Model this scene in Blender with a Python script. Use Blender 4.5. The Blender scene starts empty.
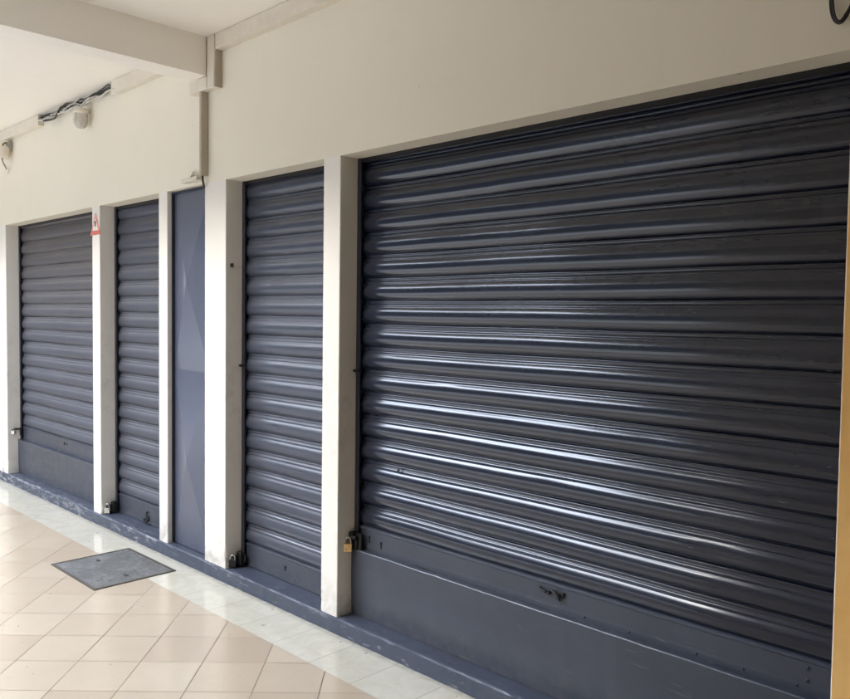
import bpy, math, random
from mathutils import Vector, Matrix
random.seed(7)
R = math.radians
sc = bpy.context.scene
COL = sc.collection

# ------------------------------------------------------------------ helpers
def link(o, parent=None):
    COL.objects.link(o)
    if parent is not None:
        o.parent = parent
    return o

def tag(o, label=None, cat=None, group=None, kind=None):
    if label: o['label'] = label
    if cat: o['category'] = cat
    if group: o['group'] = group
    if kind: o['kind'] = kind
    return o

def thing(name, label, cat, loc=(0, 0, 0), group=None):
    o = bpy.data.objects.new(name, None)
    o.location = loc
    o.empty_display_size = .1
    link(o)
    return tag(o, label, cat, group)

class MB:
    """collects shapes (world coordinates) into one mesh"""
    def __init__(s):
        s.v = []; s.f = []; s.sm = []
    def add(s, vs, fs, smooth=False):
        n = len(s.v)
        s.v += [tuple(v) for v in vs]
        s.f += [tuple(i + n for i in f) for f in fs]
        s.sm += [smooth] * len(fs)
    def box(s, x0, x1, y0, y1, z0, z1, M=None, bev=0.0):
        if bev > 0:
            import bmesh
            bm = bmesh.new()
            bmesh.ops.create_cube(bm, size=1)
            for v in bm.verts:
                v.co = Vector(((x0 + x1) / 2 + v.co.x * (x1 - x0), (y0 + y1) / 2 + v.co.y * (y1 - y0), (z0 + z1) / 2 + v.co.z * (z1 - z0)))
            bmesh.ops.bevel(bm, geom=bm.edges[:], offset=bev, segments=2, affect='EDGES', profile=.5)
            bm.verts.index_update()
            vs = [v.co.copy() for v in bm.verts]
            fs = [[v.index for v in f.verts] for f in bm.faces]
            bm.free()
        else:
            vs = [Vector(p) for p in ((x0, y0, z0), (x1, y0, z0), (x1, y1, z0), (x0, y1, z0), (x0, y0, z1), (x1, y0, z1), (x1, y1, z1), (x0, y1, z1))]
            fs = [(0, 3, 2, 1), (4, 5, 6, 7), (0, 1, 5, 4), (1, 2, 6, 5), (2, 3, 7, 6), (3, 0, 4, 7)]
        if M is not None:
            vs = [M @ v for v in vs]
        s.add(vs, fs)
        return s
    def tube(s, pts, r, n=8, closed=False, M=None):
        pts = [Vector(p) for p in pts]
        if M is not None:
            pts = [M @ p for p in pts]
        rings = []
        up = Vector((0.13, 0.27, 1)).normalized()
        for i, p in enumerate(pts):
            a = pts[i - 1] if i > 0 else (pts[-1] if closed else pts[0])
            b = pts[i + 1] if i < len(pts) - 1 else (pts[0] if closed else pts[-1])
            t = (b - a).normalized()
            u = t.cross(up)
            if u.length < 1e-4: u = t.cross(Vector((1, 0, 0)))
            u.normalize(); w = u.cross(t)
            rr = r[i] if isinstance(r, (list, tuple)) else r
            rings.append([p + (u * math.cos(2 * math.pi * k / n) + w * math.sin(2 * math.pi * k / n)) * rr for k in range(n)])
        vs = [v for ring in rings for v in ring]
        fs = []
        m = len(pts)
        for i in range(m if closed else m - 1):
            j = (i + 1) % m
            for k in range(n):
                l = (k + 1) % n
                fs.append((i * n + k, j * n + k, j * n + l, i * n + l))
        s.add(vs, fs, True)
        if not closed:
            s.add(rings[0], [tuple(range(n))]); s.add(rings[-1], [tuple(reversed(range(n)))])
        return s
    def cyl(s, p0, p1, r, n=20, r2=None):
        return s.tube([p0, p1], [r, r if r2 is None else r2], n)
    def lathe(s, prof, n=28, M=None):
        """prof: (radius, z) list, spun about local z"""
        vs = []; fs = []
        for (r, z) in prof:
            for k in range(n):
                a = 2 * math.pi * k / n
                v = Vector((r * math.cos(a), r * math.sin(a), z))
                vs.append(M @ v if M is not None else v)
        for i in range(len(prof) - 1):
            for k in range(n):
                l = (k + 1) % n
                fs.append((i * n + k, i * n + l, (i + 1) * n + l, (i + 1) * n + k))
        s.add(vs, fs, True)
        return s
    def build(s, name, mat, parent=None):
        me = bpy.data.meshes.new(name)
        me.from_pydata(s.v, [], s.f)
        me.polygons.foreach_set('use_smooth', s.sm)
        me.materials.append(mat)
        me.update()
        o = bpy.data.objects.new(name, me)
        link(o)
        if parent is not None:
            o.parent = parent
            o.matrix_parent_inverse = Matrix.Translation(parent.location).inverted()
        return o

def rebase(o, p):
    """move a single-mesh thing's origin to p without moving it"""
    p = Vector(p)
    o.data.transform(Matrix.Translation(-p))
    o.location = p
    return o

# ------------------------------------------------------------------ materials
class NT:
    def __init__(s, name):
        s.m = bpy.data.materials.new(name); s.m.use_nodes = True
        s.t = s.m.node_tree; s.n = s.t.nodes
        s.b = s.n['Principled BSDF']
        g = s.n.new('ShaderNodeNewGeometry'); s.pos = g.outputs['Position']
        s.sep = None
    def xyz(s):
        if s.sep is None:
            s.sep = s.n.new('ShaderNodeSeparateXYZ'); s.l(s.pos, s.sep.inputs[0])
        return s.sep.outputs
    def l(s, a, b): s.t.links.new(a, b)
    def val(s, x, sock):
        if hasattr(x, 'is_output'): s.l(x, sock)
        else: sock.default_value = x
    def math(s, op, a, b=0.0, c=None, clamp=False):
        n = s.n.new('ShaderNodeMath'); n.operation = op; n.use_clamp = clamp
        s.val(a, n.inputs[0]); s.val(b, n.inputs[1])
        if c is not None: s.val(c, n.inputs[2])
        return n.outputs[0]
    def vec(s, scale=(1, 1, 1), src=None):
        n = s.n.new('ShaderNodeMapping'); n.vector_type = 'POINT'
        n.inputs['Scale'].default_value = scale
        s.l(src or s.pos, n.inputs[0]); return n.outputs[0]
    def noise(s, scale, detail=3, rough=.55, vscale=None, dist=0.0):
        n = s.n.new('ShaderNodeTexNoise'); n.inputs['Scale'].default_value = scale
        n.inputs['Detail'].default_value = detail; n.inputs['Roughness'].default_value = rough
        n.inputs['Distortion'].default_value = dist
        s.l(s.vec(vscale) if vscale else s.pos, n.inputs['Vector'])
        return n.outputs['Fac']
    def ramp(s, x, lo, hi, a=0.0, b=1.0):
        n = s.n.new('ShaderNodeMapRange'); n.clamp = True
        s.val(x, n.inputs[0]); n.inputs[1].default_value = lo; n.inputs[2].default_value = hi
        n.inputs[3].default_value = a; n.inputs[4].default_value = b
        return n.outputs[0]
    def mix(s, f, a, b, mode='MIX'):
        n = s.n.new('ShaderNodeMix'); n.data_type = 'RGBA'; n.blend_type = mode
        s.val(f, n.inputs[0])
        for x, k in ((a, 6), (b, 7)):
            if hasattr(x, 'is_output'): s.l(x, n.inputs[k])
            else: n.inputs[k].default_value = (*x, 1) if len(x) == 3 else x
        return n.outputs[2]
    def bump(s, h, strength=.3, dist=.01, prev=None):
        n = s.n.new('ShaderNodeBump'); n.inputs['Strength'].default_value = strength
        n.inputs['Distance'].default_value = dist; s.l(h, n.inputs['Height'])
        if prev is not None: s.l(prev, n.inputs['Normal'])
        return n.outputs[0]
    def out(s, col=None, rough=None, metal=0.0, normal=None, spec=None):
        if col is not None:
            if hasattr(col, 'is_output'): s.l(col, s.b.inputs['Base Color'])
            else: s.b.inputs['Base Color'].default_value = (*col, 1)
        if rough is not None: s.val(rough, s.b.inputs['Roughness'])
        s.b.inputs['Metallic'].default_value = metal
        if spec is not None: s.val(spec, s.b.inputs['Specular IOR Level'])
        if normal is not None: s.l(normal, s.b.inputs['Normal'])
        return s.m

def simple(name, col, rough=.5, metal=0.0, var=.12, scale=30, bump=0.0):
    m = NT(name)
    n = m.noise(scale, 4)
    c = m.mix(m.ramp(n, .3, .7), tuple(x * (1 - var) for x in col), tuple(min(1, x * (1 + var)) for x in col))
    return m.out(c, m.ramp(n, .3, .7, max(.02, rough - .07), min(1, rough + .07)), metal, m.bump(n, bump, .002) if bump else None)

def plaster(name, col, dirt, base_grime=False):
    m = NT(name)
    big = m.noise(.9, 3); mid = m.noise(6, 5, .6); fine = m.noise(160, 4, .65); roll = m.noise(38, 3)
    c = m.mix(m.ramp(big, .3, .72, 0, .35), col, dirt)
    c = m.mix(m.ramp(mid, .56, .8, 0, .22), c, dirt)
    spots = m.ramp(m.noise(33, 2, .4), .765, .785)
    c = m.mix(m.math('MULTIPLY', spots, .35), c, (.16, .13, .1))
    drip = m.ramp(m.noise(1, 4, .6, (9, 9, .7)), .58, .75, 0, .16)
    c = m.mix(drip, c, dirt)
    if base_grime:
        z = m.xyz()[2]
        g = m.math('MULTIPLY', m.ramp(z, .0, .22, 1, 0), m.ramp(m.noise(13, 5), .4, .68))
        c = m.mix(m.math('MULTIPLY', g, .6), c, (.2, .18, .15))
        hand = m.math('MULTIPLY', m.ramp(m.math('ABSOLUTE', m.math('SUBTRACT', z, 1.05)), .55, .1), m.ramp(m.noise(11, 5, .7), .5, .75))
        c = m.mix(m.math('MULTIPLY', hand, .35), c, (.36, .32, .26))
        c = m.mix(m.math('MULTIPLY', m.ramp(m.noise(1, 3, .6, (60, 60, 8)), .72, .76), .4), c, (.3, .27, .22))
    nb = m.bump(roll, .22, .004); nb = m.bump(fine, .16, .0015, nb)
    return m.out(c, m.ramp(mid, .3, .7, .55, .72), 0, nb, .35)

M = {}
M['wall'] = plaster('cream_wall_paint', (.80, .745, .625), (.71, .645, .525))
M['pier'] = plaster('cream_pier_paint', (.80, .77, .71), (.68, .63, .55), True)
M['ceiling'] = plaster('ceiling_paint', (.88, .84, .77), (.82, .76, .68))
M['outer'] = plaster('outer_wall_paint', (.74, .69, .60), (.66, .60, .50))
M['street'] = plaster('dark_added_frontage', (.075, .08, .085), (.04, .045, .045))

def shutter_paint(name, a_, b_, r0, r1, coat, spec, dusty):
    m = NT(name)
    dust = m.noise(1.7, 4, .6)
    streak = m.noise(1, 5, .7, (2.2, 40, 150))
    sp = m.noise(1, 3, .6, (16, 60, 260))
    c = m.mix(m.ramp(dust, .3, .7), a_, b_)
    c = m.mix(m.ramp(streak, .5, .8, 0, .12), c, tuple(x * 1.7 for x in a_))
    if dusty:       # dust lies on the upward facing part of each slat, brownish higher up
        nz = m.n.new('ShaderNodeSeparateXYZ'); g = m.n.new('ShaderNodeNewGeometry'); m.l(g.outputs['Normal'], nz.inputs[0])
        k = m.math('MULTIPLY', m.ramp(nz.outputs[2], .0, .55), m.ramp(m.noise(4, 4, .6, (1, 1, 3)), .3, .7, .35, .9))
        c = m.mix(m.math('MULTIPLY', k, dusty), c, (.15, .145, .15))
        hi = m.math('MULTIPLY', m.ramp(m.xyz()[2], 1.3, 2.3), m.ramp(m.xyz()[0], -5.9, -6.3))
        c = m.mix(m.math('MULTIPLY', hi, .55), c, (.115, .098, .088))
    c = m.mix(m.math('MULTIPLY', m.ramp(m.noise(55, 3, .6), .71, .74), .7), c, (.012, .012, .014))
    scr = m.ramp(m.noise(1, 2, .5, (18, 60, 240)), .74, .79)
    c = m.mix(m.math('MULTIPLY', scr, .5), c, (.28, .29, .31))
    r = m.math('ADD', m.ramp(streak, .25, .75, r0, r1), m.ramp(dust, .3, .7, -.03, .06))
    nb = m.bump(sp, .03, .0010)
    nb = m.bump(m.noise(5, 2), .12, .006, nb)
    m.b.inputs['Coat Weight'].default_value = coat; m.b.inputs['Coat Roughness'].default_value = .15
    return m.out(c, r, 0, nb, spec)
M['shutter'] = shutter_paint('shutter_glossy_paint', (.008, .0115, .024), (.012, .0165, .033), .18, .25, .5, .4, .06)
M['shutter_mid'] = shutter_paint('shutter_worn_paint', (.038, .045, .067), (.048, .056, .082), .30, .42, .22, .45, .40)
M['shutter_dusty'] = shutter_paint('shutter_dusty_paint', (.056, .062, .082), (.068, .074, .097), .40, .52, .0, .4, .55)

def board_paint(name, a, b, scuff=0.0, rough=.38, wavy=.2, flakes=.6):
    m = NT(name)
    n1 = m.noise(2.3, 5, .65); n2 = m.noise(24, 4, .6); sm = m.noise(3.1, 4, .7, (1, 1, 2.4), 1.4)
    c = m.mix(m.ramp(n1, .3, .7), a, b)
    c = m.mix(m.ramp(sm, .52, .72, 0, .35), c, tuple(x * 1.35 for x in b))
    c = m.mix(m.math('MULTIPLY', m.ramp(m.noise(70, 2), .72, .75), flakes), c, (.02, .02, .024))
    if scuff:
        xs = m.xyz()
        edge = m.ramp(m.math('ABSOLUTE', m.math('ADD', xs[1], -.004)), .0, .07, 1, .12)
        along = m.ramp(m.noise(.9, 3, .6), .38, .62, .15, 1)
        worn = m.ramp(xs[0], -5.0, -3.9, 1, .55)
        k = m.math('MULTIPLY', m.ramp(m.math('ADD', m.noise(1, 5, .75, (9, 34, 34)), m.ramp(xs[0], -4.9, -5.6, 0, .07)), .58, .66), 1.0)
        f = m.math('MULTIPLY', m.math('MULTIPLY', edge, along), m.math('MULTIPLY', k, worn))
        c = m.mix(m.math('MULTIPLY', f, scuff), c, (.62, .62, .62))
    zz = m.xyz()[2]
    spl = m.math('MULTIPLY', m.ramp(zz, .16, .0), m.ramp(m.noise(18, 6, .7), .42, .7))
    if not scuff: c = m.mix(m.math('MULTIPLY', spl, .5), c, (.13, .125, .12))
    scr = m.math('MULTIPLY', m.ramp(m.noise(1, 3, .6, (4, 30, 70), .8), .68, .72), m.ramp(m.noise(2, 2), .45, .6))
    c = m.mix(m.math('MULTIPLY', scr, .5), c, (.2, .205, .22))
    r = m.math('ADD', m.ramp(sm, .3, .7, rough - .1, rough + .1), 0)
    nb = m.bump(n2, .08, .002); nb = m.bump(n1, wavy, .01, nb)
    return m.out(c, r, 0, nb, .5)
M['board'] = board_paint('kick_board_paint', (.040, .046, .064), (.052, .059, .079))
M['plinth'] = board_paint('plinth_paint', (.042, .051, .076), (.060, .071, .100), .62, .5)
def panel_paint():
    m = NT('panel_paint')
    n1 = m.noise(1.6, 4, .6); v = m.noise(1, 4, .6, (11, 11, .8))
    c = m.mix(m.ramp(n1, .3, .7), (.070, .082, .122), (.086, .098, .142))
    c = m.mix(m.ramp(v, .5, .75, 0, .25), c, (.11, .12, .16))
    z = m.xyz()[2]
    c = m.mix(m.math('MULTIPLY', m.ramp(z, .25, .0), m.ramp(m.noise(14, 5), .35, .65, .1, .6)), c, (.035, .04, .055))
    m.b.inputs['Coat Weight'].default_value = .4; m.b.inputs['Coat Roughness'].default_value = .28
    return m.out(c, m.ramp(v, .3, .7, .28, .38), 0, m.bump(m.noise(2.5, 1), .03, .01), .5)
M['panel'] = panel_paint()
M['guide'] = simple('guide_paint', (.026, .030, .044), .36)
M['black'] = simple('black_iron', (.016, .015, .014), .55, .3, .3, 90, .3)
M['hole'] = simple('dark_gap', (.006, .006, .006), .9)
M['brass'] = simple('brass', (.72, .50, .24), .32, .85, .15, 60)
M['chrome'] = simple('steel_shackle', (.72, .72, .70), .22, 1.0)
M['rust'] = simple('rusty_iron', (.035, .022, .016), .8, .0, .3, 80, .4)
M['plastic'] = simple('ivory_plastic', (.68, .62, .52), .42, 0, .06, 12)
M['plastic_dark'] = simple('taupe_plastic', (.40, .345, .27), .45, 0, .06, 12)
M['grey_plastic'] = simple('grey_fitting', (.30, .28, .245), .4, 0, .18, 50)
M['glass'] = simple('fitting_globe', (.52, .49, .43), .18, 0, .15, 40)
M['white_cable'] = simple('white_cable', (.62, .60, .54), .5)
M['black_cable'] = simple('black_cable', (.02, .018, .016), .5)
M['sign_white'] = simple('sign_white', (.78, .74, .68), .4)
M['sign_red'] = simple('sign_red', (.62, .15, .12), .45)
M['sign_pink'] = simple('sign_faded_red', (.74, .32, .27), .5, 0, .2)

def ochre():
    m = NT('ochre_board')
    g = m.noise(1, 5, .65, (9, 9, 1.1), .6); k = m.noise(4, 4, .6)
    c = m.mix(m.ramp(g, .3, .7), (.90, .51, .155), (.94, .60, .225))
    c = m.mix(m.ramp(k, .48, .75, 0, .55), c, (.66, .33, .08))
    return m.out(c, .45, 0, m.bump(g, .1, .002))
M['ochre'] = ochre()

def tiles():
    m = NT('peach_floor_tiles')
    x, y = m.xyz()[0], m.xyz()[1]
    P = .4135
    def grid(sgn, off):
        a = m.math('DIVIDE', m.math('SUBTRACT', m.math('ADD', x, m.math('MULTIPLY', y, sgn)), off), P)
        f = m.math('FRACT', a); d = m.math('MULTIPLY', m.math('MINIMUM', f, m.math('SUBTRACT', 1.0, f)), P / 1.4142)
        return m.math('FLOOR', a), d
    i1, d1 = grid(1.0, -4.3745); i2, d2 = grid(-1.0, -3.045)
    j1 = m.ramp(d1, .0014, .0040, 1, 0); j2 = m.ramp(d2, .0014, .0044, 1, 0)
    cb = m.n.new('ShaderNodeCombineXYZ'); m.l(i1, cb.inputs[0]); m.l(i2, cb.inputs[1])
    wn = m.n.new('ShaderNodeTexWhiteNoise'); wn.noise_dimensions = '2D'; m.l(cb.outputs[0], wn.inputs['Vector'])
    tv = wn.outputs['Value']
    cloud = m.noise(11, 6, .75, None, .2); fine = m.noise(60, 3)
    c = m.mix(m.ramp(cloud, .1, .9), (.565, .475, .35), (.61, .52, .395))
    c = m.mix(m.math('MULTIPLY', tv, .75), c, (.455, .36, .262))
    c = m.mix(m.ramp(fine, .4, .95, 0, .25), c, (.44, .35, .26))
    wear = m.ramp(m.noise(1.3, 4), .25, .8, 0, .55)
    c = m.mix(wear, c, (.46, .37, .28))
    c = m.mix(m.math('MULTIPLY', m.ramp(m.noise(34, 2, .4), .75, .765), .6), c, (.2, .15, .11))
    c = m.mix(m.math('MULTIPLY', j2, .85), c, (.26, .195, .135))
    jd = m.ramp(m.noise(3, 3), .3, .7, .55, 1)
    c = m.mix(m.math('MULTIPLY', j1, jd), c, (.13, .095, .065))
    j = m.math('MAXIMUM', j1, m.math('MULTIPLY', j2, .5))
    r = m.math('ADD', m.ramp(m.noise(2.2, 3), .1, .9, .15, .24), m.math('MULTIPLY', j, .4))
    nb = m.bump(m.math('SUBTRACT', 1.0, j), .35, .0015)
    nb = m.bump(m.noise(9, 2), .05, .004, nb)
    return m.out(c, r, 0, nb, .5)
M['tiles'] = tiles()

def border():
    m = NT('pale_marble_border')
    x, y = m.xyz()[0], m.xyz()[1]
    P = .3025
    a = m.math('DIVIDE', m.math('ADD', x, 3.556), P)
    f = m.math('FRACT', a); d = m.math('MULTIPLY', m.math('MINIMUM', f, m.math('SUBTRACT', 1.0, f)), P)
    j = m.ramp(d, .0010, .0036, 1, 0)
    j = m.math('MAXIMUM', j, m.ramp(m.math('ABSOLUTE', m.math('ADD', y, .3085)), .0005, .002, .6, 0))
    wn = m.n.new('ShaderNodeTexWhiteNoise'); wn.noise_dimensions = '1D'; m.l(m.math('FLOOR', a), wn.inputs['W'])
    vein = m.noise(5, 6, .65, None, 2.2)
    c = m.mix(m.ramp(vein, .35, .65), (.59, .55, .44), (.67, .635, .525))
    c = m.mix(m.ramp(m.noise(14, 5, .7, None, 1.5), .58, .72, 0, .3), c, (.54, .51, .42))
    c = m.mix(m.math('MULTIPLY', wn.outputs['Value'], .25), c, (.47, .455, .38))
    c = m.mix(m.math('MULTIPLY', m.ramp(m.noise(30, 2, .4), .74, .755), .7), c, (.2, .17, .13))
    c = m.mix(m.math('MULTIPLY', m.ramp(y, -.05, -.008), m.ramp(m.noise(20, 4), .35, .65, .2, .7)), c, (.22, .21, .19))
    c = m.mix(m.math('MULTIPLY', j, .9), c, (.24, .215, .17))
    r = m.math('ADD', m.ramp(vein, .3, .7, .05, .10), m.math('MULTIPLY', j, .4))
    return m.out(c, r, 0, m.bump(m.math('SUBTRACT', 1.0, j), .2, .001), .6)
M['border'] = border()

def cover_mat():
    m = NT('grey_cover_plate')
    v = m.n.new('ShaderNodeTexVoronoi'); v.inputs['Scale'].default_value = 75; m.l(m.pos, v.inputs['Vector'])
    n = m.noise(45, 5, .7); b = m.noise(9, 5, .65)
    c = m.mix(m.ramp(n, .35, .65), (.09, .09, .088), (.27, .27, .26))
    c = m.mix(m.ramp(b, .35, .65, 0, .75), c, (.10, .10, .095))
    return m.out(c, m.ramp(n, .3, .7, .4, .6), .0, m.bump(v.outputs['Distance'], .5, .003), .5)
M['cover'] = cover_mat()
M['cover_frame'] = simple('cover_frame_metal', (.13, .115, .095), .5, .4, .3, 60, .3)

def ground_mat(name, a, b, sc_=3):
    m = NT(name)
    n = m.noise(sc_, 6, .65); f = m.noise(120, 3)
    c = m.mix(m.ramp(n, .3, .7), a, b); c = m.mix(m.ramp(f, .4, .7, 0, .3), c, tuple(x * .7 for x in a))
    return m.out(c, .85, 0, m.bump(f, .3, .004))
M['pave'] = ground_mat('pale_paving', (.66, .64, .60), (.74, .72, .68))
M['ground'] = ground_mat('ground_concrete', (.60, .58, .55), (.68, .66, .62))

# ------------------------------------------------------------------ setting
FZ = -.085
H = 2.3585
CE = 3.215
g = MB(); g.add([(-600, -600, -.26), (600, -600, -.26), (600, 600, -.26), (-600, 600, -.26)], [(0, 1, 2, 3)])
tag(g.build('ground', M['ground']), kind='structure')
p = MB(); p.box(-40, 20, -5.6, -3.45, -.30, -.10)
tag(p.build('pavement', M['pave']), kind='structure')
f = MB(); f.box(-40, 20, -3.45, -.31, -.30, FZ)
tag(f.build('floor', M['tiles']), kind='structure')
f = MB(); f.box(-40, 20, -.31, .30, -.30, FZ)
tag(f.build('floor_border', M['border']), kind='structure')
c = MB(); c.box(-24, -3.7, -1.85, .6, CE, CE + .20); c.box(-3.7, 6, -3.45, .6, CE, CE + .20)
tag(c.build('ceiling', M['ceiling']), kind='structure')
# unseen outer wall and deeper ceiling, added to shade the right hand end
c = MB(); c.box(-2.85, 6, -3.45, -3.25, FZ, CE); c.box(3.2, 3.4, -3.25, 0, FZ, CE)
tag(c.build('added_outer_wall', M['outer']), kind='structure')
c = MB(); c.box(-13, 30, -20, -13.0, -.25, 8.8); c.box(-40, -13, -20, -13.002, -.25, 9.7); c.box(-40, 30, -12.998, -12.7, 6.6, 6.85)  # unseen frontage opposite, added and kept dark to shape the slat reflections
for i in range(23):
    for z0, z1 in ((.0, 2.3), (3.3, 5.0)):
        x = -38 + i * 3
        c.box(x, x + .12, -13.0, -12.88, z0, z1); c.box(x + 1.3, x + 1.42, -13.0, -12.88, z0, z1); c.box(x - .1, x + 1.52, -13.0, -12.84, z1, z1 + .12)
c.box(-30, -21, -12.6, -2.2, -.25, 8.5)  # unseen block added at the left to keep sky glare off the shutters
tag(c.build('added_frontage', M['street']), kind='structure')
BX0, BX1, BZ = -4.52, -4.335, 2.985
b = MB(); b.box(BX0, BX1, -1.83, -.052, BZ, CE)
tag(b.build('ceiling_beam', M['ceiling']), kind='structure')

# ------------------------------------------------------------------ shop facade
XA, XBl, XBr, XCl, XCr, XEl, XEr, XFl, XFr, XG = -8.067, -6.114, -5.978, -5.040, -4.921, -4.439, -4.196, -3.256, -3.1206, -.763
fac = thing('shop_facade', 'long cream painted shopfront wall with narrow piers between the grey shutters', 'facade', (-4, .1, FZ))
w = MB(); w.box(-24, 6, 0, .118, H, CE); w.box(-24, 6, .32, .40, FZ, CE)
w.build('upper_wall', M['wall'], fac)
w = MB(); w.box(-24, -8.40, 0, .30, 0, H)
w.build('flank_wall', M['wall'], fac)
w = MB(); w.box(-.44, 6, 0, .30, 0, H)
w.build('flank_wall', M['wall'], fac)

def pier(x0, x1, y1=.30, chips=(), seed=0):
    rnd = random.Random(seed)
    NZ = 120; mb = MB(); rings = []
    vs = []; fs = []
    k = 4
    for i in range(NZ + 1):
        z = H * i / NZ
        ring = []
        rad = [.005 + rnd.uniform(-.0008, .0012), .005 + rnd.uniform(-.0008, .0012)]
        if z < .5:
            rad = [r + rnd.uniform(0, .003) * (1 - z / .5) for r in rad]
        for (side, zc, hgt, amt) in chips:
            if abs(z - zc) < hgt: rad[side] += amt * (1 - abs(z - zc) / hgt)
        if i == NZ: rad = [.001, .001]
        # left back, left front corner arc, right front corner arc, right back
        ring.append((x0, y1, z))
        for a in range(k + 1):
            t = math.pi / 2 * a / k; r = rad[0]
            ring.append((x0 + r - r * math.cos(t), r - r * math.sin(t), z))
        for a in range(k + 1):
            t = math.pi / 2 * a / k; r = rad[1]
            ring.append((x1 - r + r * math.sin(t), r - r * math.cos(t), z))
        ring.append((x1, y1, z))
        vs += ring; n = len(ring)
    for i in range(NZ):
        for a in range(n - 1):
            fs.append((i * n + a, i * n + a + 1, (i + 1) * n + a + 1, (i + 1) * n + a))
    mb.add(vs, fs)
    return mb.build('pier', M['pier'], fac)
pier(-8.40, XA, chips=((1, .1, .04, .008),), seed=1)
pier(XBl, XBr, chips=((1, .055, .05, .016), (1, .40, .03, .004)), seed=2)
pier(XCl, XCr, seed=3)
pier(XEl, XEr, chips=((1, .085, .03, .014), (1, .14, .03, .008), (0, .3, .02, .004)), seed=4)
pier(XFl, XFr, chips=((1, .75, .02, .003), (0, .06, .02, .005)), seed=5)
po = pier(XG, -.44, seed=6)
oc = MB(); oc.box(XG + .007, -.44, -.014, -.002, 0, 2.10, bev=.002)
oc.build('ochre_facing', M['ochre'], po)['label'] = 'ochre orange board facing at the right edge'
pl = MB()
# plinth: worn front edge, so a strip of many segments
rnd = random.Random(11)
vs = []; fs = []
NX = 420; xa, xb = -9.5, 6
for i in range(NX + 1):
    x = xa + (xb - xa) * i / NX
    e = .006 + rnd.uniform(0, .005) + (.008 if rnd.random() < .06 else 0)
    w0 = rnd.uniform(-.001, .0015)
    vs += [(x, .32, .0), (x, e + .004, 0.0), (x, .001, -.003), (x, -.006 + w0, -e), (x, -.007 + w0, FZ + .0), ]
for i in range(NX):
    for a in range(4):
        fs.append((i * 5 + a, (i + 1) * 5 + a, (i + 1) * 5 + a + 1, i * 5 + a + 1))
pl.add(vs, fs)
pl.build('plinth', M['plinth'], fac)

# ------------------------------------------------------------------ roller shutters
PITCH = .1172
PROF = [(-.001, -.006), (.001, .001), (.004, .0026), (.0080, .0030), (.0110, .0026), (.0135, .0014), (.0160, .0022), (.0185, .0050), (.0215, .0072), (.0245, .0086), (.0275, .0093), (.0300, .0094),
        (.0325, .0098), (.036, .0116), (.040, .0138), (.045, .0163), (.051, .0186), (.058, .0204), (.066, .0213), (.075, .0213), (.084, .0204), (.092, .0184), (.099, .0152), (.105, .0112), (.110, .0066), (.114, .0020), (.1165, -.002), (.119, -.007)]
YJ = .150
def curtain(x0, x1, zbot, ztop, seed, wob=1.0):
    rnd = random.Random(seed); mb = MB()
    nx = max(10, int((x1 - x0) / .045))
    n = int(math.ceil((ztop - zbot) / PITCH))
    for s in range(n):
        zt = zbot + (s + 1) * PITCH
        ph = [rnd.uniform(0, 6.28) for _ in range(4)]
        am = [rnd.uniform(.2, 1) * wob * k for k in (.0011, .0007, .0005, .0008)]
        tilt = rnd.uniform(-.0015, .0015) * wob; off = rnd.uniform(-.0006, .0006)
        dent = (rnd.uniform(x0, x1), rnd.uniform(.03, .09), rnd.uniform(.0, .0038) * (rnd.random() < .75))
        vs = []; fs = []
        for i in range(nx + 1):
            x = x0 + (x1 - x0) * i / nx; u = (x - x0)
            dz = am[0] * math.sin(u * 2.1 + ph[0]) + am[1] * math.sin(u * 6.3 + ph[1]) + tilt * (i / nx - .5)
            dy = am[2] * math.sin(u * 3.7 + ph[2]) + am[3] * math.sin(u * 11 + ph[3]) + off
            dd = dent[2] * math.exp(-((x - dent[0]) / dent[1]) ** 2)
            for (a, t) in PROF:
                vs.append((x, YJ - t - dy + dd * max(0, min(1, t / .02)), zt - a + dz))
        m = len(PROF)
        for i in range(nx):
            for a in range(m - 1):
                fs.append((i * m + a, i * m + a + 1, (i + 1) * m + a + 1, (i + 1) * m + a))
        mb.add(vs, fs, True)
    return mb

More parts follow.
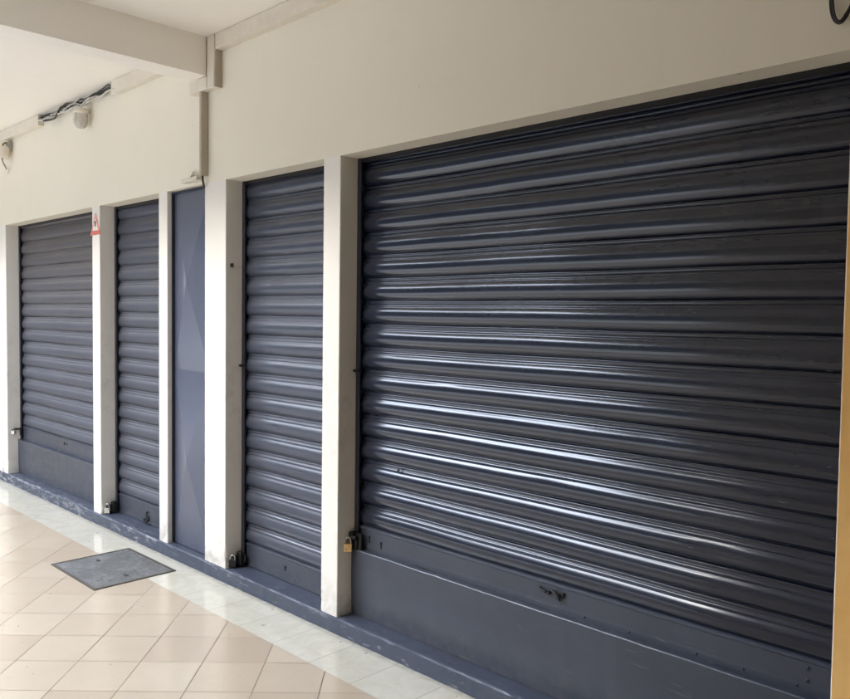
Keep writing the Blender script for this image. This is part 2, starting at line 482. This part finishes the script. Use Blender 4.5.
def shutter(x0, x1, zrail, label, seed, board=None, wob=1.0, mat='shutter_dusty'):
    t = thing('roller_shutter', label, 'roller shutter', ((x0 + x1) / 2, .12, 0), 'roller shutters between the piers')
    curtain(x0 + .012, x1 - .012, zrail, 2.52, seed, wob).build('curtain', M[mat], t)
    for gx0, gx1 in ((x0, x0 + .030), (x1 - .030, x1)):
        gm = MB(); gm.box(gx0 + .001, gx1, .112, .122, .001, 2.50, bev=.002)
        back = gx0 + .001 if gx0 == x0 else gx1 - .006
        gm.box(back, back + .005, .122, .19, .001, 2.50)
        gm.build('guide_rail', M['guide'], t)
    sm_ = MB(); sm_.box(x0 + .031, x1 - .031, .119, .128, H - .022, H + .05); sm_.build('lintel_shadow', M['black'], t)  # black strip stands in for the lintel's shadow on the top slat
    zb = board if board else .004
    rm = MB()
    # bottom rail: folded sheet with a rolled top lip
    prof = [(YJ - .004, zrail + .006), (YJ - .016, zrail + .004), (YJ - .023, zrail - .001), (YJ - .024, zrail - .006), (YJ - .0195, zrail - .010), (YJ - .019, zrail - .03),
            (YJ - .0195, zb + .035), (YJ - .021, zb + .022), (YJ - .0215, zb), (YJ - .005, zb - .001)]
    vs = []; fs = []; nx = max(8, int((x1 - x0) / .08)); rnd = random.Random(seed + 50)
    for i in range(nx + 1):
        x = x0 + .031 + (x1 - x0 - .062) * i / nx; d = rnd.uniform(-.0007, .0007)
        vs += [(x, y + d, z + d) for y, z in prof]
    m = len(prof)
    for i in range(nx):
        for a in range(m - 1): fs.append((i * m + a, i * m + a + 1, (i + 1) * m + a + 1, (i + 1) * m + a))
    rm.add(vs, fs, False)
    rail = rm.build('bottom_rail', M['board'], t)
    if board:
        bm_ = MB(); bx0, bx1 = x0 + .002, x1 - .002
        nx = int((x1 - x0) / .06); vs = []; fs = []
        for i in range(nx + 1):
            x = bx0 + (bx1 - bx0) * i / nx; d = rnd.uniform(-.0009, .0009); e = rnd.uniform(-.0015, .0015)
            vs += [(x, .128, board + e), (x, .094 + d, board + e), (x, .0915 + d, board - .004 + e), (x, .092 + d, board * .5), (x, .097, .002)]
        for i in range(nx):
            for a in range(4): fs.append((i * 5 + a, i * 5 + a + 1, (i + 1) * 5 + a + 1, (i + 1) * 5 + a))
        bm_.add(vs, fs)
        bm_.build('kick_board', M['board'], t)
    return t, rail

s_ab, rail_ab = shutter(XA, XBl, .446, 'far left grey roller shutter between the leftmost pier and the stickered pier', 21, .322, 2.4)
s_bc, rail_bc = shutter(XBr, XCl, .150, 'narrow grey roller shutter between the stickered pier and the flat creased panel', 22, None, 1.3)
s_ef, rail_ef = shutter(XEr, XFl, .140, 'door width roller shutter between the widest white pier and the widest shutter', 23, None, 1.0, 'shutter_mid')
s_fg, rail_fg = shutter(XFr, XG, .459, 'widest dark roller shutter with glossy slats and kick board, filling the right half', 24, .345, 1.5, 'shutter')

def holes(t, spots, name='keyhole', mat='hole'):
    for (x, z, w_, h_) in spots:
        m = MB(); m.cyl((x, YJ - .0185, z), (x, YJ - .0225, z), w_, 14)
        if h_: m.box(x - w_ * .5, x + w_ * .5, YJ - .0225, YJ - .0185, z - h_, z)
        m.build(name, M[mat], t)
# keyholes, hand latch, rivets
holes(s_ab, [(-7.03, .408, .010, .02), (-6.985, .404, .008, 0)])
holes(s_ef, [(-3.755, .085, .008, .02)])
holes(s_fg, [(-2.93, .402, .007, .03), (-3.02, .415, .006, .03)])
lm = MB(); lm.tube([(-1.94, YJ - .022, .428), (-1.925, YJ - .03, .424), (-1.905, YJ - .03, .42)], .006, 8)
lm.tube([(-1.89, YJ - .02, .418), (-1.89, YJ - .034, .418)], .008, 10)
lm.tube([(-1.872, YJ - .03, .432), (-1.85, YJ - .036, .428), (-1.83, YJ - .034, .418), (-1.835, YJ - .03, .404), (-1.85, YJ - .03, .406)], .006, 8)
lm.box(-1.86, -1.815, YJ - .028, YJ - .018, .418, .434, bev=.002)
lm.build('hand_latch', M['black'], s_fg)
lm = MB(); lm.tube([(-5.53, YJ - .02, .03), (-5.50, YJ - .04, .022), (-5.46, YJ - .045, .02), (-5.435, YJ - .04, .03), (-5.44, YJ - .03, .05)], .006, 8)
lm.tube([(-5.475, YJ - .02, .09), (-5.475, YJ - .03, .088), (-5.472, YJ - .03, .06)], .006, 8)
lm.box(-5.50, -5.45, YJ - .026, YJ - .018, .025, .06, bev=.002)
lm.build('hand_latch', M['black'], s_bc)
for (x, z) in ((-.871, .432), (-.871, .391), (-.903, .366), (-1.25, .361), (-1.52, .36), (-1.72, .362), (-1.08, .36)):
    m = MB(); m.lathe([(.0065, 0), (.006, .002), (.003, .0035), (0, .004)], 12, Matrix.Translation((x, YJ - .0205, z)) @ Matrix.Rotation(R(90), 4, 'X'))
    m.build('rivet', M['guide'], s_fg)
# small dark puncture in one slat, and catches on the guide rails
m = MB(); m.cyl((-2.813, YJ - .021, .787), (-2.813, YJ - .017, .787), .007, 10); m.cyl((-2.808, YJ - .021, .795), (-2.808, YJ - .017, .795), .006, 10)
m.build('puncture', M['hole'], s_fg)
for t, xx, z in ((s_fg, XFr, 1.272), (s_ef, XEr, 1.24)):
    m = MB(); m.box(xx + .001, xx + .032, .098, .112, z - .008, z + .008, bev=.002); m.cyl((xx + .002, .100, z), (xx + .010, .090, z), .005, 10)
    m.build('guide_catch', M['black'], t)
# hasps that carry the padlocks
m = MB(); m.box(XFr + .004, XFr + .030, .070, .111, .385, .435, bev=.004); m.box(XFr + .022, XFr + .072, .096, .111, .335, .43, bev=.004)
m.box(XFr + .012, XFr + .05, .086, .097, .345, .40, bev=.004); m.cyl((XFr + .01, .075, .408), (XFr + .05, .082, .41), .010, 12)
m.build('lock_hasp', M['black'], s_fg)
m = MB(); m.box(XEr + .003, XEr + .05, .075, .111, .004, .085, bev=.006); m.box(XEr + .035, XEr + .065, .10, .1115, .03, .075, bev=.004)
m.cyl((XEr + .014, .082, .085), (XEr + .045, .09, .088), .011, 12); m.box(XEr + .004, XEr + .022, .045, .08, .062, .068, bev=.001)
m.build('lock_hasp', M['black'], s_ef)
m = MB(); m.box(XBr + .003, XBr + .05, .075, .111, .004, .085, bev=.006); m.cyl((XBr + .014, .082, .083), (XBr + .045, .09, .086), .011, 12); m.box(XBr + .004, XBr + .022, .045, .08, .062, .068, bev=.001)
m.build('lock_hasp', M['black'], s_bc)
m = MB(); m.tube([(XA + .012, .045, .42), (XA + .014, .08, .424), (XA + .03, .115, .424)], .008, 10); m.box(XA + .02, XA + .045, .10, .1115, .36, .44, bev=.003)
m.build('side_bolt', M['black'], s_ab)

def padlock(loc, yaw, body_mat, label, s=1.0):
    t = thing('padlock', label, 'padlock', loc, 'padlocks at the foot of the shutters')
    Mx = Matrix.Translation(loc) @ Matrix.Rotation(yaw, 4, 'Z') @ Matrix.Scale(s, 4)
    b = MB(); b.box(-.019, .019, -.009, .009, 0, .038, Mx, bev=.003)
    b.box(-.0195, .0195, -.0095, .0095, .004, .007, Mx); b.box(-.0195, .0195, -.0095, .0095, .030, .033, Mx)
    b.build('body', M[body_mat], t)
    h = MB(); pts = [(-.0125, 0, .034), (-.0125, 0, .052)] + [(-.0125 * math.cos(a), 0, .052 + .0125 * math.sin(a)) for a in [math.pi * k / 8 for k in range(1, 8)]] + [(.0125, 0, .052), (.0125, 0, .034)]
    h.tube(pts, .0034, 8, M=Mx); h.build('shackle', M['chrome'], t)
    return t
padlock((XFr + .012, .060, .335), R(42), 'brass', 'brass padlock with steel shackle on the hasp of the widest shutter', 1.15)
padlock((XEr + .020, .040, .006), R(42), 'black', 'black padlock with bright shackle at the foot of the widest white pier', 1.15)
padlock((XBr + .020, .040, .006), R(42), 'chrome', 'small pale padlock at the foot of the pier with the red triangle sticker', 1.15)
padlock((XA + .010, .045, .375), R(42), 'chrome', 'tiny pale padlock on the side bolt at the far left shutter', .9)

# ------------------------------------------------------------------ creased flat panel
pt = thing('metal_panel', 'flat blue grey metal panel with diamond creases beside the widest white pier', 'metal panel', ((XCr + XEl) / 2, .03, 0))
px0, px1, pz0, pz1 = XCr + .003, XEl - .003, .006, H - .004
mb = MB(); mid = (pz0 + pz1) / 2; mg = .016
for z0, z1 in ((pz0 + mg, mid - .006), (mid + .006, pz1 - mg)):
    q = [(px0 + mg, .048, z0), (px1 - mg, .048, z0), (px1 - mg, .048, z1), (px0 + mg, .048, z1), ((px0 + px1) / 2, .004, (z0 + z1) / 2)]
    mb.add(q, [(0, 1, 4), (1, 2, 4), (2, 3, 4), (3, 0, 4)])
mb.box(px0, px1, .0485, .055, pz0, pz1)
mb.build('sheet', M['panel'], pt)
m = MB(); m.box(px0, px0 + .008, .030, .07, pz0, pz1); m.box(px1 - .008, px1, .030, .07, pz0, pz1); m.box(px0 + .008, px1 - .008, .032, .07, pz1 - .012, pz1)
m.build('frame', M['guide'], pt)
for z in (1.55, .62):
    m = MB(); m.cyl((px1 - .006, .012, z - .025), (px1 - .006, .012, z + .025), .007, 10); m.build('hinge', M['guide'], pt)

# ------------------------------------------------------------------ cover in the floor
ct = thing('access_cover', 'square speckled grey access cover with dark rim let into the tiled floor', 'floor cover', (-4.925, -.373, FZ))
cx0, cx1, cy0, cy1 = -5.258, -4.595, -.636, -.112
m = MB()
for (a, b_, c_, d_) in ((cx0, cx1, cy0, cy0 + .014), (cx0, cx1, cy1 - .014, cy1), (cx0, cx0 + .014, cy0 + .014, cy1 - .014), (cx1 - .014, cx1, cy0 + .014, cy1 - .014)):
    m.box(a, b_, c_, d_, FZ + .001, FZ + .006)
m.build('rim', M['cover_frame'], ct)
m = MB(); m.box(cx0 + .018, cx1 - .018, cy0 + .018, cy1 - .018, FZ + .001, FZ + .0045); m.build('plate', M['cover'], ct)
m = MB(); m.box(cx0 + .014, cx1 - .014, cy0 + .014, cy1 - .014, FZ + .0005, FZ + .002); m.build('gap', M['hole'], ct)
for (x, y) in ((-5.126, -.384), (-4.722, -.382)):
    m = MB()
    m.box(x - .022, x + .022, y - .011, y + .011, FZ + .0045, FZ + .0052); h = m.build('lift_slot', M['black'], ct)
    m = MB(); m.tube([(x - .018, y, FZ + .006), (x + .018, y, FZ + .006)], .003, 8); m.build('lift_bar', M['cover_frame'], h)

# ------------------------------------------------------------------ trunking, conduit and cables
TD = .05
def trunk(name, boxes, label, mat='plastic', cat='cable trunking', grp='cable trunking under the ceiling'):
    m = MB()
    for b_ in boxes: m.box(*b_, bev=.003)
    o = m.build(name, M[mat])
    xs = [v[0] for v in m.v]; zs = [v[2] for v in m.v]
    rebase(o, ((min(xs) + max(xs)) / 2, -.02, min(zs)))
    return tag(o, label, cat, grp)
ZT0, ZT1 = 3.122, 3.212
trunk('cable_trunking', [(-14, -7.08, -TD, -.001, ZT0, ZT1)], 'ivory cable trunking along the ceiling line left of the gap with loose cables')
trunk('cable_trunking', [(-5.66, -4.545, -TD, -.001, ZT0, ZT1)], 'short ivory cable trunking from the loose cables to the ceiling beam')
trunk('cable_trunking', [(-4.235, 6, -TD, -.001, ZT0, ZT1)], 'ivory cable trunking running right from the ceiling beam out of the picture')
t = thing('cable_trunking', 'ivory trunking bent round the wall end of the ceiling beam', 'cable trunking', (-4.43, -.02, 2.90), 'cable trunking under the ceiling')
m = MB(); m.box(-4.325, -4.245, -TD - .002, -.001, 2.905, 3.213, bev=.003); m.build('upright', M['plastic'], t)
m = MB(); m.box(-4.53, -4.327, -TD - .004, -.001, 2.905, 2.980, bev=.003); m.build('crosspiece', M['plastic'], t)
m = MB(); m.box(-4.244, -4.236, -TD + .004, -.001, 2.905, 3.12); m.build('shaded_side', M['plastic_dark'], t)  # darker slab on the right side, its shade put into the colour
t = thing('conduit', 'upright taupe conduit dropping from the beam trunking to the top of the creased panel', 'conduit', (-4.47, -.02, 2.39))
m = MB(); m.box(-4.418, -4.394, -.050, -.001, 2.40, 2.903, bev=.003); m.build('channel', M['plastic_dark'], t)
m = MB(); m.tube([(-4.412, -.03, 2.402), (-4.414, -.028, 2.375), (-4.418, -.02, 2.345), (-4.425, -.012, 2.335)], .007, 8); m.build('cable', M['black_cable'], t)
t = thing('junction_box', 'low white box on the wall above the creased panel, left of the conduit foot', 'junction box', (-4.58, -.02, 2.38))
m = MB(); m.box(-4.645, -4.455, -.05, -.001, 2.376, 2.402, bev=.004); m.build('box', M['plastic'], t)
m = MB(); m.tube([(-4.60, -.012, 2.402), (-4.56, -.012, 2.44), (-4.52, -.03, 2.41)], .006, 8); m.build('cable', M['white_cable'], t)

def smooth(pts, k=6):
    pts = [Vector(p) for p in pts]; out = []
    for i in range(len(pts) - 1):
        p0 = pts[max(0, i - 1)]; p1 = pts[i]; p2 = pts[i + 1]; p3 = pts[min(len(pts) - 1, i + 2)]
        for s_ in range(k):
            t_ = s_ / k
            out.append(.5 * ((2 * p1) + (p2 - p0) * t_ + (2 * p0 - 5 * p1 + 4 * p2 - p3) * t_ ** 2 + (3 * p1 - p0 - 3 * p2 + p3) * t_ ** 3))
    return out + [pts[-1]]
def wander(x0, x1, z0, z1, y, n, amp, seed, sag=0):
    rnd = random.Random(seed); pts = []
    for i in range(n + 1):
        k = i / n
        pts.append(Vector((x0 + (x1 - x0) * k, y + rnd.uniform(-amp, amp) * .7, z0 + (z1 - z0) * k - sag * 4 * k * (1 - k) + rnd.uniform(-amp, amp) * (0 < i < n))))
    out = []
    for i in range(len(pts) - 1):
        p0 = pts[max(0, i - 1)]; p1 = pts[i]; p2 = pts[i + 1]; p3 = pts[min(len(pts) - 1, i + 2)]
        for s in range(6):
            t_ = s / 6
            out.append(.5 * ((2 * p1) + (p2 - p0) * t_ + (2 * p0 - 5 * p1 + 4 * p2 - p3) * t_ ** 2 + (3 * p1 - p0 - 3 * p2 + p3) * t_ ** 3))
    out.append(pts[-1]); return out
t = thing('cable_bundle', 'tangle of loose black and white cables in the gap between two lengths of trunking', 'cables', (-6.4, -.03, 3.15))
for i in range(5):
    m = MB(); m.tube(wander(-7.12, -5.62, 3.188, 3.182, -.026, 12, .021, 100 + i, .012 * (i % 3)), .0042 + .0018 * (i % 2), 8)
    m.build('cable', M['black_cable'], t)
for i in range(3):
    m = MB(); m.tube(wander(-7.10, -5.60, 3.165, 3.150, -.040, 13, .020, 200 + i, .010 * i), .0032, 8)
    m.build('cable', M['white_cable'], t)
m = MB(); m.tube(wander(-6.95, -6.62, 3.14, 3.16, -.05, 4, .02, 300, .02), .008, 8); m.build('cable', M['black_cable'], t)

t = thing('wall_lamp', 'grey jar shaped wall lamp hanging under the loose cables', 'wall lamp', (-6.145, -.07, 2.95))
Mx = Matrix.Translation((-6.145, -.072, 2.945)) @ Matrix.Rotation(R(5), 4, 'Y')
m = MB(); m.lathe([(0, .150), (.034, .150), (.046, .142), (.052, .128), (.052, .116), (.049, .112)], 28, Mx); m.build('cap', M['plastic'], t)
m = MB(); m.lathe([(.048, .113), (.052, .09), (.054, .066), (.051, .040), (.042, .018), (.026, .005), (0, .001)], 28, Mx); m.build('globe', M['glass'], t)
g_ = MB()
for k in range(2):
    an = math.pi / 2 * k + .5
    g_.tube([Mx @ Vector((math.cos(an) * r_, math.sin(an) * r_, z_)) for r_, z_ in [(.053, .112), (.056, .066), (.052, .038), (.042, .014), (.0, -.001), (-.042, .014), (-.052, .038), (-.056, .066), (-.053, .112)]], .0014, 6)
g_.build('guard', M['plastic_dark'], t)
m = MB(); m.box(-6.165, -6.125, -.06, -.001, 3.075, 3.105, bev=.004); m.build('bracket', M['plastic'], t)
m = MB(); m.tube([(-6.145, -.072, 3.09), (-6.14, -.06, 3.125), (-6.12, -.04, 3.16), (-6.05, -.035, 3.17)], .006, 8); m.build('cable', M['white_cable'], t)

t = thing('wall_lamp', 'white round capped fitting with dangling lead at the left edge', 'wall lamp', (-7.88, -.07, 2.945))
Mx = Matrix.Translation((-7.885, -.075, 2.950))
m = MB(); m.lathe([(0, 0), (.05, 0), (.058, .006), (.060, .085), (.054, .100), (.02, .106), (0, .107)], 28, Mx); m.build('body', M['plastic'], t)
m = MB(); m.box(-7.93, -7.84, -.035, -.001, 3.03, 3.105, bev=.004); m.tube([(-7.90, -.075, 3.055), (-7.905, -.06, 3.085), (-7.93, -.03, 3.10)], .010, 8); m.build('bracket', M['grey_plastic'], t)
m = MB(); m.tube(smooth([(-7.875, -.075, 2.952), (-7.88, -.065, 2.915), (-7.91, -.04, 2.89), (-7.93, -.012, 2.86), (-7.95, -.012, 2.82)]), .004, 8); m.build('lead', M['white_cable'], t)
m = MB(); m.tube(smooth([(-7.89, -.08, 2.952), (-7.905, -.07, 2.925), (-7.93, -.05, 2.90), (-7.95, -.02, 2.86)]), .004, 8); m.build('lead', M['black_cable'], t)

t = thing('hanging_cable', 'loop of black cable hanging on the wall in the top right corner', 'cable', (-.80, -.01, 2.43))
m = MB(); m.tube(smooth([(-.835, -.010, 3.12), (-.828, -.012, 2.75), (-.826, -.014, 2.56), (-.824, -.014, 2.49), (-.815, -.015, 2.455), (-.800, -.016, 2.438), (-.785, -.015, 2.446), (-.770, -.013, 2.48), (-.745, -.012, 2.60), (-.72, -.012, 2.8), (-.70, -.012, 3.12)]), .0042, 8)
m.build('strand', M['black_cable'], t)
m = MB(); m.tube(smooth([(-.830, -.012, 3.12), (-.822, -.022, 2.75), (-.819, -.024, 2.56), (-.815, -.024, 2.49), (-.806, -.025, 2.452), (-.793, -.026, 2.440), (-.780, -.025, 2.455), (-.764, -.021, 2.49), (-.735, -.02, 2.60), (-.70, -.02, 2.8), (-.68, -.02, 3.12)]), .0036, 8)
m.build('strand', M['black_cable'], t)

# wall screw left in the pier reveal
t = thing('wall_hook', 'small rusty hook in the shaded side of the widest white pier', 'hook', (XEr, .041, 1.85))
m = MB(); m.tube([(XEr - .002, .041, 1.856), (XEr + .012, .041, 1.856), (XEr + .014, .041, 1.846), (XEr + .010, .041, 1.838)], .006, 8); m.build('shank', M['rust'], t)
m = MB(); m.cyl((XEr + .0005, .041, 1.848), (XEr + .004, .041, 1.848), .012, 12); m.build('plate', M['rust'], t)

# triangle warning sticker on a pier
t = thing('warning_sign', 'red and white triangular warning sticker high on a narrow white pier', 'sign', (-6.045, -.004, 2.15))
def poly(pts, y, name, mat, parent):
    m = MB(); n = len(pts)
    m.add([(x, y, z) for x, z in pts] + [(x, y + .0012, z) for x, z in pts], [tuple(range(n)), tuple(reversed(range(n, 2 * n)))] + [(i, i + n, (i + 1) % n + n, (i + 1) % n) for i in range(n)])
    return m.build(name, M[mat], parent)
def tri(s, zc=0): return [(-6.045 - .092 * s, 2.200 - .058 * s + zc), (-6.045 + .092 * s, 2.200 - .058 * s + zc), (-6.045 + .008 * s, 2.200 + .105 * s + zc), (-6.045 - .008 * s, 2.200 + .105 * s + zc)]
poly(tri(1), -.003, 'border', 'sign_pink', t)
poly(tri(.60), -.0045, 'field', 'sign_white', t)
poly([(-6.052, 2.205), (-6.038, 2.205), (-6.034, 2.245), (-6.056, 2.245)], -.0058, 'mark', 'black', t)
poly([(-6.136, 2.143), (-5.954, 2.143), (-5.974, 2.174), (-6.116, 2.174)], -.006, 'band', 'sign_red', t)

# ------------------------------------------------------------------ camera
cam = bpy.data.cameras.new('camera'); co = bpy.data.objects.new('camera', cam); link(co)
yaw, pitch, roll = CAMY, CAMP, CAMR = (.7771, -.0437, .0128)
fw = Vector((-math.sin(yaw) * math.cos(pitch), math.cos(yaw) * math.cos(pitch), math.sin(pitch)))
rt = Vector((math.cos(yaw), math.sin(yaw), 0)); up = rt.cross(fw)
r2 = rt * math.cos(roll) + up * math.sin(roll); u2 = -rt * math.sin(roll) + up * math.cos(roll)
mat = Matrix((r2, u2, -fw)).transposed().to_4x4(); mat.translation = Vector((0, -2.55, 1.5637))
co.matrix_world = mat
cam.sensor_fit = 'HORIZONTAL'; cam.sensor_width = 36; cam.lens = 789.85 / 850 * 36
cam.clip_start = .05; cam.clip_end = 3000
sc.camera = co

# ------------------------------------------------------------------ light
SUN_EL, SUN_AZ = R(28), R(200)      # azimuth clockwise from +Y
wd = bpy.data.worlds.new('World'); sc.world = wd; wd.use_nodes = True
nt = wd.node_tree
sky = nt.nodes.new('ShaderNodeTexSky'); sky.sky_type = 'NISHITA'; sky.sun_disc = False
sky.sun_elevation = SUN_EL; sky.sun_rotation = SUN_AZ
sky.air_density = 1.0; sky.dust_density = 2.5; sky.ozone_density = 1.0
bg = nt.nodes['Background']; 
# bright broken cloud added over the clear sky, which alone is too dark
N = nt.nodes.new; L = nt.links.new
tc = N('ShaderNodeTexCoord'); mp = N('ShaderNodeMapping'); mp.inputs['Scale'].default_value = (1, 1, 2.2); L(tc.outputs['Generated'], mp.inputs[0])
cn = N('ShaderNodeTexNoise'); cn.inputs['Scale'].default_value = 2.3; cn.inputs['Detail'].default_value = 5; L(mp.outputs[0], cn.inputs['Vector'])
mr = N('ShaderNodeMapRange'); L(cn.outputs['Fac'], mr.inputs[0])
for k, v in zip((1, 2, 3, 4), (.40, .66, .15, 1.0)): mr.inputs[k].default_value = v
mxs = N('ShaderNodeMix'); mxs.data_type = 'RGBA'; L(mr.outputs[0], mxs.inputs[0]); L(sky.outputs[0], mxs.inputs[6]); mxs.inputs[7].default_value = (59, 66, 79, 1)
# extra sky glow added beside the sun to brighten the slat highlights
nrm = N('ShaderNodeVectorMath'); nrm.operation = 'NORMALIZE'; L(tc.outputs['Generated'], nrm.inputs[0])
dt = N('ShaderNodeVectorMath'); dt.operation = 'DOT_PRODUCT'; L(nrm.outputs[0], dt.inputs[0])
ga, ge = R(217), R(34)
dt.inputs[1].default_value = (math.sin(ga) * math.cos(ge), math.cos(ga) * math.cos(ge), math.sin(ge))
gr = N('ShaderNodeMapRange'); gr.interpolation_type = 'SMOOTHSTEP'; L(dt.outputs['Value'], gr.inputs[0])
for k, v in zip((1, 2, 3, 4), (math.cos(R(34)), math.cos(R(6)), 1.0, 2.6)): gr.inputs[k].default_value = v
sc2 = N('ShaderNodeVectorMath'); sc2.operation = 'SCALE'; L(mxs.outputs[2], sc2.inputs[0]); L(gr.outputs[0], sc2.inputs['Scale'])
L(sc2.outputs[0], bg.inputs[0]); bg.inputs[1].default_value = .15
sl = bpy.data.lights.new('sun', 'SUN'); sl.energy = 2.6; sl.angle = R(16); sl.color = (1, .92, .81)
so = bpy.data.objects.new('sun', sl); link(so)
d = Vector((math.sin(SUN_AZ) * math.cos(SUN_EL), math.cos(SUN_AZ) * math.cos(SUN_EL), math.sin(SUN_EL)))
so.rotation_euler = (-d).to_track_quat('-Z', 'Y').to_euler(); so.location = d * 50

sc.view_settings.view_transform = 'Standard'; sc.view_settings.look = 'None'; sc.view_settings.exposure = 0; sc.view_settings.gamma = 1
sc.render.engine = 'CYCLES'
cy = sc.cycles
cy.max_bounces = 10; cy.diffuse_bounces = 7; cy.glossy_bounces = 5; cy.use_denoising = True
cy.sample_clamp_indirect = 8; cy.caustics_reflective = False; cy.caustics_refractive = False
